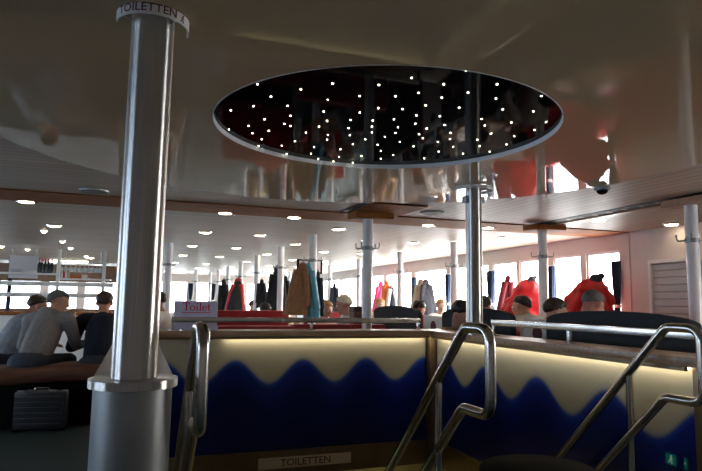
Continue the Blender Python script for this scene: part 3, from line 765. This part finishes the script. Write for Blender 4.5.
# three men on the left bench
h = atY(59, 302, 6.75); person('man in grey hoodie and grey knit cap, hunched, hand on his face', h, radians(-28), HOODIE, CAPW, lean=29, head_yaw=38, head_pitch=14, arms=('table', 'face'), hair='cap', voxel=.010, extra='hood', width=1.12)
h = atY(37.5, 306, 7.5); lm = person('man in light grey jacket at the left edge, face turned right', h, radians(-62), LGREY, H_BR, SKIN2, lean=29, head_yaw=10, head_pitch=12, voxel=.010, extra='badge', width=1.08)
h = atY(104.5, 303, 6.8); person('man in navy jumper seen from behind, left of the column', h, radians(-2), NAVY, H_BR, SKIN2, lean=24, head_yaw=0, head_pitch=8, voxel=.010, extra='collar', width=1.1)
h = atY(157, 301, 7.6); person('person in white top with dark jacket half hidden behind the column', h, radians(70), WSHIRT, H_BR, SKIN2, lean=10, head_pitch=5)
# right-hand side
h = atX(593, 304.5, 3.42); person('man with grey stubble head bowed behind the nearest dark bench', h, radians(-85), BLKTOP, H_GR, SKIN2, lean=10, head_pitch=30, hair='stubble')
h = atX(556, 312, 3.42); person('dark-haired person low behind the bench, next to the white pole', h, radians(-120), BLKTOP, H_BR, SKIN, lean=14, head_pitch=12)
h = atX(521, 307, 3.85); person('man in white shirt with dark grey hair in front of the red coat', h, radians(0), WSHIRT, H_DK, SKIN, lean=34, head_pitch=10, head_yaw=-30, width=1.1)
h = atX(462, 314, 2.77); person('dark-haired person in beige looking down, left of the steel pole', h, radians(178), BEIGE, H_DK, SKIN2, lean=14, head_pitch=30, arms=('lap', 'lap'), head_yaw=-25)
h = atX(484, 307.5, 3.45); person('dark-haired head showing over the bench just right of the steel pole', h, radians(-75), BLKTOP, H_DK, SKIN, lean=10, head_pitch=5)
h = atX(419, 309, 3.85); dj = person('dark-haired person with headphones leaning over the white panel', h, radians(-150), BLKTOP, H_DK, SKIN, lean=22, head_pitch=30, hair='short', extra='headphones')
h = atX(380, 305, 4.2); person('blond person in front of the pink coat', h, radians(160), mat('tan_top', (.35, .22, .14), .8), H_BL, SKIN, lean=8)
h = atX(441, 306, 5.0); person('small distant pink-faced person below the window curtain', h, radians(170), WSHIRT, H_BL, SKIN, lean=5)
h = atY(343.5, 305, 6.9); person('elderly man with white hair and grey shirt facing left', h, radians(55), GSHIRT, H_WH, SKIN2, lean=10, head_pitch=10, head_yaw=-10)
h = atY(326, 309.5, 7.9); person('red-blond woman beside the elderly man', h, radians(-150), mat('rose_top', (.4, .2, .17), .8), H_BL, SKIN2, lean=8, hair='long')
h = atY(265, 311.5, 8.7); person('black-haired person bending over in a red top by the coats', h, radians(-160), REDTOP, H_DK, SKIN, lean=24, head_pitch=25)
h = atY(254, 306, 12.0); person('distant seated person between the black and red coat and the pole', h, radians(-120), BEIGE, H_BR, SKIN, lean=6)
h = atY(287, 309, 10.05); person('blond woman partly behind the pole left of the brown coat', h, radians(-175), BEIGE, H_BL, SKIN, lean=6, hair='long')
# ------------------------------------------------------------------ coats
def coat(label, px, py, py2, wpx, plane, axis, m, m_sl=None, folds=5, depth=.5, hood=None, sleeves=True, lean_px=0, flare=1.0, group=None, name='coat', collar_m=None, crease=.10, hood_up=0):
    f = (lambda a, b: atY(a, b, plane)) if axis == 'y' else (lambda a, b: atX(a, b, plane))
    top = f(px, py); bot = f(px+lean_px, py2); k = (top-EYE).dot(FW)/F
    Ln = max(.2, top.z-bot.z); hw = wpx*k/2
    t = thing(name, label, 'coat', top, 0, group)
    xd = RT0; yd = Vector((-RT0.y, RT0.x, 0)); sh_ = Vector((bot.x-top.x, bot.y-top.y, 0))
    def ringp(tt, wd, dd, ph=0, n_=36):
        r = []
        for i in range(n_):
            a = 2*pi*i/n_
            fo = 1+.15*tt*cos(folds*a+ph+tt*1.3)+.06*tt*cos((folds*2+1)*a)+crease*noise.noise(Vector((cos(a)*2.2, sin(a)*2.2, tt*6+ph)))
            r.append(xd*(wd*cos(a)*fo)+yd*(dd*sin(a)*fo)+sh_*tt+Vector((0, 0, -Ln*tt)))
        return r
    prof = [(k/24, 0) for k in range(25)]
    keyp = [(0, .10), (.04, .20), (.12, .36), (.25, .53), (.45, .72), (.7, .88), (1.0, 1.0)]
    ph = random.random()*6
    def kw(q):
        for (a_, b_), (c_, d_) in zip(keyp, keyp[1:]):
            if q <= c_: return b_+(d_-b_)*(q-a_)/(c_-a_)
        return 1
    prof = [(q, kw(q)) for q, _ in prof]
    b = MB(); b.loft([ringp(tt, hw*(ww**(1/flare)), min(hw*ww, .16)*depth*1.6, ph) for tt, ww in prof])
    part('coat_body', b, m, t, 60)
    if sleeves:
        for s_ in (-1, 1):
            pts = []; rs = []
            for tt in (.16, .3, .5, .7, .84):
                wd = hw*(.28+.66*tt); pts.append(xd*(s_*wd*.92)-yd*(.045)+sh_*tt+Vector((0, 0, -Ln*tt))); rs.append(.055*(1-.3*tt)*min(1, hw/.14+.2))
            part('sleeve', MB().tube(pts, rs, 12), m_sl or m, t, 60)
    b = MB(); b.ball((0, 0, -.05), (min(.08, hw*.34), .05, .05), 14)
    if hood_up: b.ball(xd*hood_up*.4+Vector((0, 0, -hood_up*.2)), (hood_up, .06, hood_up*.9), 12).ball(xd*hood_up*1.1+Vector((0, 0, hood_up*.4)), (hood_up*.5, .04, hood_up*.45), 10)
    part('hood' if hood else 'collar', b, hood or collar_m or m_sl or m, t)
    part('hanging_loop', MB().tube([Vector((0, 0, -.01)), Vector((.012, 0, .012)), Vector((0, 0, .025)), Vector((-.012, 0, .012)), Vector((0, 0, -.01))], .003, 6), BLKPAD, t)
    return t
C_BLK = mat('black_cloth', (.010, .010, .012), .75, var=.3, vscale=20)
C_NAVY = mat('navy_cloth', (.012, .018, .04), .75, var=.3, vscale=20)
C_BRN = mat('brown_suede', (.32, .17, .085), .85, var=.15, vscale=25)
C_TURQ = mat('turquoise_shell', (.12, .40, .56), .5, var=.2, vscale=9)
C_RED = mat('red_shell', (.55, .014, .02), .45, var=.15, vscale=8)
C_MAR = mat('maroon_shell', (.20, .02, .035), .5, var=.2, vscale=8)
C_PINK = mat('pink_shell', (.62, .04, .16), .5, var=.15, vscale=8)
C_ORG = mat('orange_shell', (.85, .22, .04), .5, var=.15, vscale=8)
C_TAN = mat('tan_cloth', (.42, .34, .26), .8, var=.15, vscale=20)
C_GRY = mat('dark_grey_cloth', (.07, .07, .09), .8, var=.2, vscale=20)
coat('black jacket on the left of the black and red coat', 224, 279, 316, 13, 13.0, 'y', C_BLK)
coat('black coat with a red side, right of the Toilet board', 238.5, 278, 317, 22, 12.6, 'y', C_BLK, C_RED, lean_px=-4, collar_m=C_RED)
coat('black leather jacket left of the long black coat', 262, 279, 308, 11, 10.9, 'y', C_BLK)
coat('long black coat hanging left of the brown coat', 278, 266, 319, 24, 9.5, 'y', C_BLK, lean_px=-2)
coat('brown suede coat beside the turquoise jacket', 303, 262, 315, 25, 7.2, 'y', C_BRN, lean_px=-6, depth=.4)
coat('turquoise jacket beside the brown coat', 309, 262, 318, 14, 7.16, 'y', C_TURQ, lean_px=4, depth=.35)
coat('navy coat mostly hidden behind the turquoise jacket', 318, 271, 316, 12, 7.5, 'y', C_NAVY)
coat('small navy coat behind the elderly man', 334.5, 283, 312, 10, 12.9, 'y', C_NAVY)
coat('dark coat right of the pole behind the black long coat', 286, 276, 306, 9, 9.5, 'y', C_BLK)
coat('pink-red coat left of the orange coat', 381, 281, 316, 16, 5.3, 'x', C_PINK, lean_px=-1)
coat('orange coat between pink coat and dark jacket', 387, 281, 314, 14, 5.15, 'x', C_ORG)
coat('navy jacket right of the orange coat', 392, 284, 314, 12, 5.2, 'x', C_NAVY, WSHIRT)
coat('tan coat above the person with headphones', 421, 279, 318, 20, 5.2, 'x', C_TAN, lean_px=-1)
coat('dark grey coat right of the tan coat', 426, 279, 318, 18, 5.25, 'x', C_GRY, lean_px=2)
coat('maroon coat hanging at the left end of the bright red coats', 508, 275, 318, 15, 5.25, 'x', C_MAR, lean_px=-5)
coat('red coat behind the man in white shirt, with dark purple top', 530, 279, 324, 50, 5.1, 'x', C_RED, C_RED, folds=4, lean_px=-9, flare=1.2, hood=C_GRY, crease=.25, hood_up=.06)
coat('big red puffy coat with a dark hood before the first window', 593, 279, 324, 54, 5.05, 'x', C_RED, folds=3, hood=C_NAVY, flare=1.6, lean_px=-5, crease=.3, hood_up=.09)

# curtains between the windows
CUR = mat('navy_curtain', (.03, .055, .11), .8, var=.2, vscale=30)
def curtain(y, label, w=.24, x=XW-.06, along='y', z0=.8, z1=1.80, group='navy tied curtains at the window wall'):
    t = thing('curtain', label, 'curtain', (x, y, 0) if along == 'y' else (y, x, 0), 0 if along == 'y' else -pi/2, group)
    rings = []
    for z, k in ((z1, 1), (1.6, .95), (1.4, .75), (1.25, .48), (1.18, .42), (1.1, .5), (.95, .7), (z0, .75)):
        r = []
        for i in range(33):
            u = -1+2*i/32; r.append((.022*sin(i*pi/2.0)-.004, u*w*k/2, z))
        rings.append(r+[(a+.006, b_, c_) for a, b_, c_ in reversed(r)])
    part('cloth', MB().loft(rings), CUR, t, 60)
    part('tie_band', MB().box(-.035, .035, -w*.23, w*.23, 1.185, 1.225, .006), WSHIRT, t)
    part('rod', MB().tube([(0, -w*.6, z1+.012), (0, w*.6, z1+.012)], .008, 8), WHITEP, t)
for px, l in [(617, 'navy curtain at the right end of the first window'), (552, 'navy curtain just right of the pole beside the red coats'), (491, 'navy curtain just right of the steel pole'),
              (448, 'navy curtain left of the steel pole'), (414, 'navy curtain behind the tan coat')]:
    p = atX(px, 290, XW-.06); curtain(p.y, l, {617: .12, 552: .11, 491: .2, 448: .17, 414: .17}[px], z1=1.76)
for x_, l in [(.92, 'dark curtain at the far window left of the black jackets'), (1.72, 'dark curtain at the far window above the Toilet board right end'), (2.5, 'dark curtain at the far window behind the poles'), (-.3, 'dark curtain at the far window near the big column')]:
    curtain(x_, l, .16, YB-.06, 'x', group='dark curtains at the far wall')

# ------------------------------------------------------------------ left bench, suitcase, stool
t = thing('padded_bench', 'brown leather backless bench under the three men', 'bench', (-.9, 6.42, 0))
rings = []
for i in range(25):
    u = -1.5+i*(1.5+.72)/24; yc = .10*cos(u*1.3)-.06
    rings.append([(u, yc+.30*(abs(cos(a))**.5)*(1 if cos(a) > 0 else -1), .485+.085*(abs(sin(a))**.7)*(1 if sin(a) > 0 else -1)+.012*sin(u*5)) for a in [2*pi*k/20 for k in range(20)]])
part('seat_pad', MB().loft(rings), LEATHER, t); part('plinth', MB().box(-1.4, .62, -.10, .20, 0, .41, .01), BLKPAD, t)
p = atZ(39, 431.5, 0)
sc = thing('suitcase', 'black ribbed hard suitcase on the floor by the bench', 'suitcase', (p.x, p.y+.06, 0), radians(-9))
SHELL = mat('black_shell', (.022, .023, .026), .30)
mb = MB(); mb.box(-.215, .215, -.09, .09, .02, .355, .03)
for i in range(6): mb.box(-.20, .20, -.099, -.088, .05+i*.047, .078+i*.047, .004)
part('shell', mb, SHELL, sc)
part('seam', MB().box(-.218, .218, -.006, .006, .018, .358, .002), CHROME, sc)
part('handle', MB().tube(fillet([(-.06, -.02, .352), (-.06, -.02, .382), (.06, -.02, .382), (.06, -.02, .352)], .015, 4), .008, 8), CHROME, sc)
for s_ in (-1, 1):
    part('latch', MB().box(s_*.15-.02, s_*.15+.02, -.075, 0, .350, .366, .003), CHROME, sc)
    part('foot', MB().box(s_*.19-.02, s_*.19+.02, -.07, .07, 0, .024, .003), BLKPAD, sc)
p = atZ(540, 469, .62)
st = thing('stool', 'round black stool in front of the stairs at the bottom edge', 'stool', (p.x, p.y, 0))
part('seat', MB().lathe([(.03, .565), (.2, .568), (.212, .58), (.212, .612), (.20, .622), (.05, .628)], 48), BLKPAD, st)
part('stem', MB().lathe([(.03, .02), (.03, .565)], 20), STEEL, st); part('base', MB().lathe([(.19, 0), (.19, .012), (.05, .03), (.03, .03)], 36), STEEL, st)

# bits on tables
p = atY(323, 316.5, 7.0)
tt = table(p.x+.12, 7.15, 'table in front of the elderly man', .5, .4)
t = thing('paper_cup', 'white paper cup in front of the elderly man', 'cup', (p.x, 7.05, .731))
part('cup', MB().lathe([(.026, 0), (.036, .10), (.038, .102), (.034, .10), (.025, .004)], 18), WSHIRT, t)
part('lid', MB().lathe([(.039, .1025), (.039, .108), (.032, .114)], 18), WHITEP, t)
p = atY(357, 313, 6.0)
t = thing('bag', 'brown leather bag on the bench beside the elderly man', 'bag', (p.x, 6.0, 0))
zt = p.z
# ------------------------------------------------------------------ bar at the far left
bar = thing('bar_rack', 'white bar with hanging shelf racks behind the seated men', 'bar', (0, 12.0, 0))
BARW = mat('bar_white', (.78, .79, .78), .4)
part('shelf', MB().box(-4.6, -1.40, -.12, .14, 1.625, 1.655, .004), BARW, bar)
part('shelf', MB().box(-1.38, -.50, -.12, .14, 1.545, 1.572, .004), BARW, bar)
part('beam', MB().box(-4.6, -.45, -.16, -.10, 1.42, 1.50, .006), BARW, bar)
part('beam', MB().box(-4.6, -.45, -.16, -.10, 1.22, 1.30, .006), BARW, bar)
for x_ in (-4.5, -3.0, -1.40, -.63): part('upright', MB().box(x_-.03, x_+.03, -.09, -.03, .95, ZC-.01, .004), BARW, bar)
part('counter', MB().box(-4.6, -.45, -.35, .25, .90, .96, .006), WOODB, bar)
part('front', MB().box(-4.5, -.5, -.28, .18, 0, .90), BARW, bar)
BOT = mat('bottle_glass', (.012, .02, .02), .15); BCAP = mat('bottle_cap', (.5, .02, .05), .4); BLAB = mat('bottle_label', (.6, .6, .55), .6)
b0 = None
for px, g in ((38.5, 0), (41, 0), (44.5, 1), (47.5, 0), (51, 1)):
    p = atY(px, 277, 12.0)
    lab = {38.5: 'leftmost dark bottle on the bar shelf', 41: 'dark bottle with red cap, second from left on the shelf', 44.5: 'middle bottle with a pale label on the shelf', 47.5: 'dark bottle with red cap, second from right on the shelf', 51: 'rightmost bottle on the bar shelf'}[px]
    if b0 is None:
        b0 = thing('bottle', lab, 'bottle', (p.x, 12.0, 1.656), 0, 'bottles on the bar shelf')
        part('glass', MB().lathe([(.032, 0), (.034, .01), (.034, .15), (.012, .20), (.011, .235)], 16), BOT, b0)
        part('cap', MB().lathe([(.0135, .225), (.0135, .265)], 12), BCAP, b0); part('bottle_label', MB().lathe([(.0346, .04), (.0346, .12)], 16, cap=False), BLAB if False else BOT, b0)
    else: dup(b0, (p.x, 12.0, 1.656), 0, lab)
def box_thing(px0, px1, py0, base, name, label, cat, m, Y=12.0, d=.1, group=None, trim=None):
    a, c_ = atY(px0, py0, Y), atY(px1, py0, Y)
    t = thing(name, label, cat, ((a.x+c_.x)/2, Y, base), 0, group); hw = (c_.x-a.x)/2; hh = max(.03, a.z-base)
    part('carton', MB().box(-hw, hw, -d/2, d/2, 0, hh, .004), m, t); part('lid', MB().box(-hw-.003, hw+.003, -d/2-.003, d/2+.003, hh*.8, hh+.004, .002), trim or m, t)
    return t
box_thing(12, 22, 269, 1.656, 'carton', 'grey-white carton at the left of the bar shelf', 'box', mat('carton_grey', (.45, .44, .47), .7), group='cartons on the bar shelf')
box_thing(26, 35.5, 271, 1.656, 'carton', 'white carton left of the bottles on the bar shelf', 'box', WSHIRT, group='cartons on the bar shelf')
box_thing(70, 81.5, 275.5, 1.573, 'basket', 'orange-brown basket on the lower bar shelf', 'basket', mat('orange_wicker', (.45, .11, .02), .7, var=.3, vscale=60))
box_thing(82, 87, 275, 1.573, 'jar', 'white jar right of the orange basket', 'jar', WSHIRT)
for k, px in enumerate((62, 64.3, 66.6, 68.6)):
    box_thing(px-.9, px+.9, 272.5, 1.573, 'packet', ['first', 'second', 'third', 'fourth'][k]+' slim packet in the row left of the orange basket', 'packet', [WSHIRT, BCAP, WSHIRT, mat('packet_tan', (.5, .35, .2), .7)][k], group='packets on the lower bar shelf')
a = atY(10, 255, 12.3); c_ = atY(38, 272, 12.3)
t = thing('poster_board', 'pale poster board hanging behind the bar shelf', 'board', ((a.x+c_.x)/2, 12.3, a.z))
part('board', MB().box(-(c_.x-a.x)/2, (c_.x-a.x)/2, -.01, .01, -.42, 0, .002), mat('poster_white', (.62, .62, .66), .5), t)
for s_ in (-1, 1): part('cord', MB().tube([(s_*.2, 0, 0), (s_*.2, 0, ZC-a.z)], .004, 6), STEEL, t)
a = atY(8, 255, 12.1)
tag(part('banner_stand', MB().box(-.035, .035, -.02, .02, 0, a.z, .005).box(-.12, .12, -.12, .12, 0, .02, .004), C_NAVY, None, loc=(a.x-.02, 12.55, 0)), 'dark narrow upright stand at the left of the pale poster board', 'stand')
struct('trim_8', MB().box(XL, -.2, 16.4, 16.5, 0, .95).box(XL, -.2, 16.4, 16.5, 1.62, 2.05), mat('bar_back_wood', (.16, .09, .05), .5, var=.2, vscale=5))
g0 = None
for k, px in enumerate((61, 66, 71, 76, 80, 85, 89, 93, 97, 101)):
    p = atY(px, 265, 12.0); lab = 'one of the wine glasses hanging upside down over the lower bar shelf'
    if g0 is None:
        g0 = thing('wine_glass', lab, 'glass', (p.x, 12.0, 1.86), 0, 'wine glasses hanging over the bar')
        part('bowl', MB().lathe([(.032, -.17), (.040, -.12), (.036, -.09), (.006, -.07), (.005, -.06)], 14, cap=False), mat('wine_glass_clear', (.55, .57, .58), .1, spec=.8), g0)
        part('stem', MB().lathe([(.005, -.065), (.005, -.006), (.034, -.003), (.034, 0)], 12), mat('wine_glass_clear', (.55, .57, .58), .1), g0)
    else: dup(g0, (p.x, 12.0, 1.86), 0, lab)
t = thing('glass_rack', 'thin steel rail rack holding the hanging wine glasses', 'rack', (0, 12.0, 1.862))
for y_ in (-.045, .045): part('rail', MB().tube([(-1.40, y_, 0.004), (-.60, y_, 0.004)], .006, 8), STEEL, t)
for x_ in (-1.3, -.7): part('hanger', MB().tube([(x_, 0, .012), (x_, 0, ZC-1.862)], .006, 8).box(x_-.006, x_+.006, -.05, .05, .008, .014), STEEL, t)
# hanging display far centre
a = atY(297, 259, 10.4); c_ = atY(322, 274, 10.4)
t = thing('hanging_display', 'dark framed pale display hanging from the ceiling behind the turquoise jacket', 'display', ((a.x+c_.x)/2, 10.4, ZC))
w_ = (c_.x-a.x)/2; z1_, z0_ = a.z-ZC, c_.z-ZC
part('frame', MB().box(-w_, w_, -.02, .02, z0_, z1_, .004), BLKPAD, t); part('screen', MB().box(-w_+.04, w_-.04, -.024, -.0205, z0_+.03, z1_-.03), mat('pale_screen', (.55, .52, .60), .4), t)
for s_ in (-1, 1): part('hanger', MB().tube([(s_*w_*.6, 0, z1_), (s_*w_*.6, 0, 0)], .008, 8), STEEL, t)
# bag parts (rests on the red bench)
t = [o for o in bpy.data.objects if o.name == 'bag'][0]; t.location.z = .461
hz = zt-.461+.06
part('pouch', MB().loft([[(sx*w*(1 if abs(sx) < 2 else 1), sy, z) for sx, sy in ((-1, -.07), (1, -.07), (1, .07), (-1, .07))] for w, z in ((.065, 0), (.07, .1), (.056, hz))]), mat('bag_brown', (.10, .04, .02), .5, var=.2, vscale=20), t)
part('flap', MB().box(-.062, .062, -.08, .08, hz-.05, hz+.01, .01), mat('bag_dark', (.025, .012, .01), .5), t)


# ------------------------------------------------------------------ light
W = bpy.data.worlds.new('world'); S.world = W; W.use_nodes = True
nt = W.node_tree; bg = nt.nodes['Background']
tc = nt.nodes.new('ShaderNodeTexCoord'); sp = nt.nodes.new('ShaderNodeSeparateXYZ'); rp = nt.nodes.new('ShaderNodeValToRGB')
nt.links.new(tc.outputs['Generated'], sp.inputs[0])
mr = math_node(nt, 'ADD', math_node(nt, 'MULTIPLY', sp.outputs['Z'], .5), .5)
rp.color_ramp.elements[0].color = (.55, .62, .70, 1); rp.color_ramp.elements[1].color = (.62, .78, 1, 1)
e = rp.color_ramp.elements.new(.49); e.color = (.60, .66, .72, 1)
e = rp.color_ramp.elements.new(.52); e.color = (1, 1, 1, 1)
nt.links.new(mr, rp.inputs['Fac'])
sd = nt.nodes.new('ShaderNodeMapRange'); sd.interpolation_type = 'SMOOTHSTEP'; sd.inputs['From Min'].default_value = -.6; sd.inputs['From Max'].default_value = .5
nt.links.new(sp.outputs['X'], sd.inputs['Value'])
tm = nt.nodes.new('ShaderNodeMix'); tm.data_type = 'RGBA'; tm.inputs['A'].default_value = (.32, .38, .45, 1); tm.inputs['B'].default_value = (1, .90, .79, 1)   # sun side to the right
nt.links.new(sd.outputs['Result'], tm.inputs['Factor'])
ml = nt.nodes.new('ShaderNodeMix'); ml.data_type = 'RGBA'; ml.blend_type = 'MULTIPLY'; ml.inputs['Factor'].default_value = 1
nt.links.new(rp.outputs['Color'], ml.inputs['A']); nt.links.new(tm.outputs['Result'], ml.inputs['B']); nt.links.new(ml.outputs['Result'], bg.inputs['Color'])
bg.inputs['Strength'].default_value = 26.0
l = bpy.data.lights.new('lower_deck_lamp', 'AREA'); l.energy = 4; l.color = (1, .85, .45); l.size = .5
o = bpy.data.objects.new('lower_deck_lamp', l); o.location = (1.3, 5.6, -.2); COL.objects.link(o)

# ------------------------------------------------------------------ camera and view
cd = bpy.data.cameras.new('camera'); cam = bpy.data.objects.new('camera', cd); COL.objects.link(cam)
cd.sensor_width = 36; cd.lens = 36*F/702; cd.clip_start = .05; cd.clip_end = 200
M = Matrix((RT, UP, -FW)).transposed().to_4x4(); M.translation = EYE; cam.matrix_world = M
S.camera = cam
vs_ = S.view_settings; vs_.view_transform = 'Standard'; vs_.look = 'None'; vs_.gamma = 1; vs_.exposure = 0; vs_.use_curve_mapping = False
S.cycles.use_denoising = True; S.cycles.max_bounces = 10; S.cycles.diffuse_bounces = 6; S.cycles.glossy_bounces = 5; S.cycles.transparent_max_bounces = 12
S.cycles.sample_clamp_indirect = 6
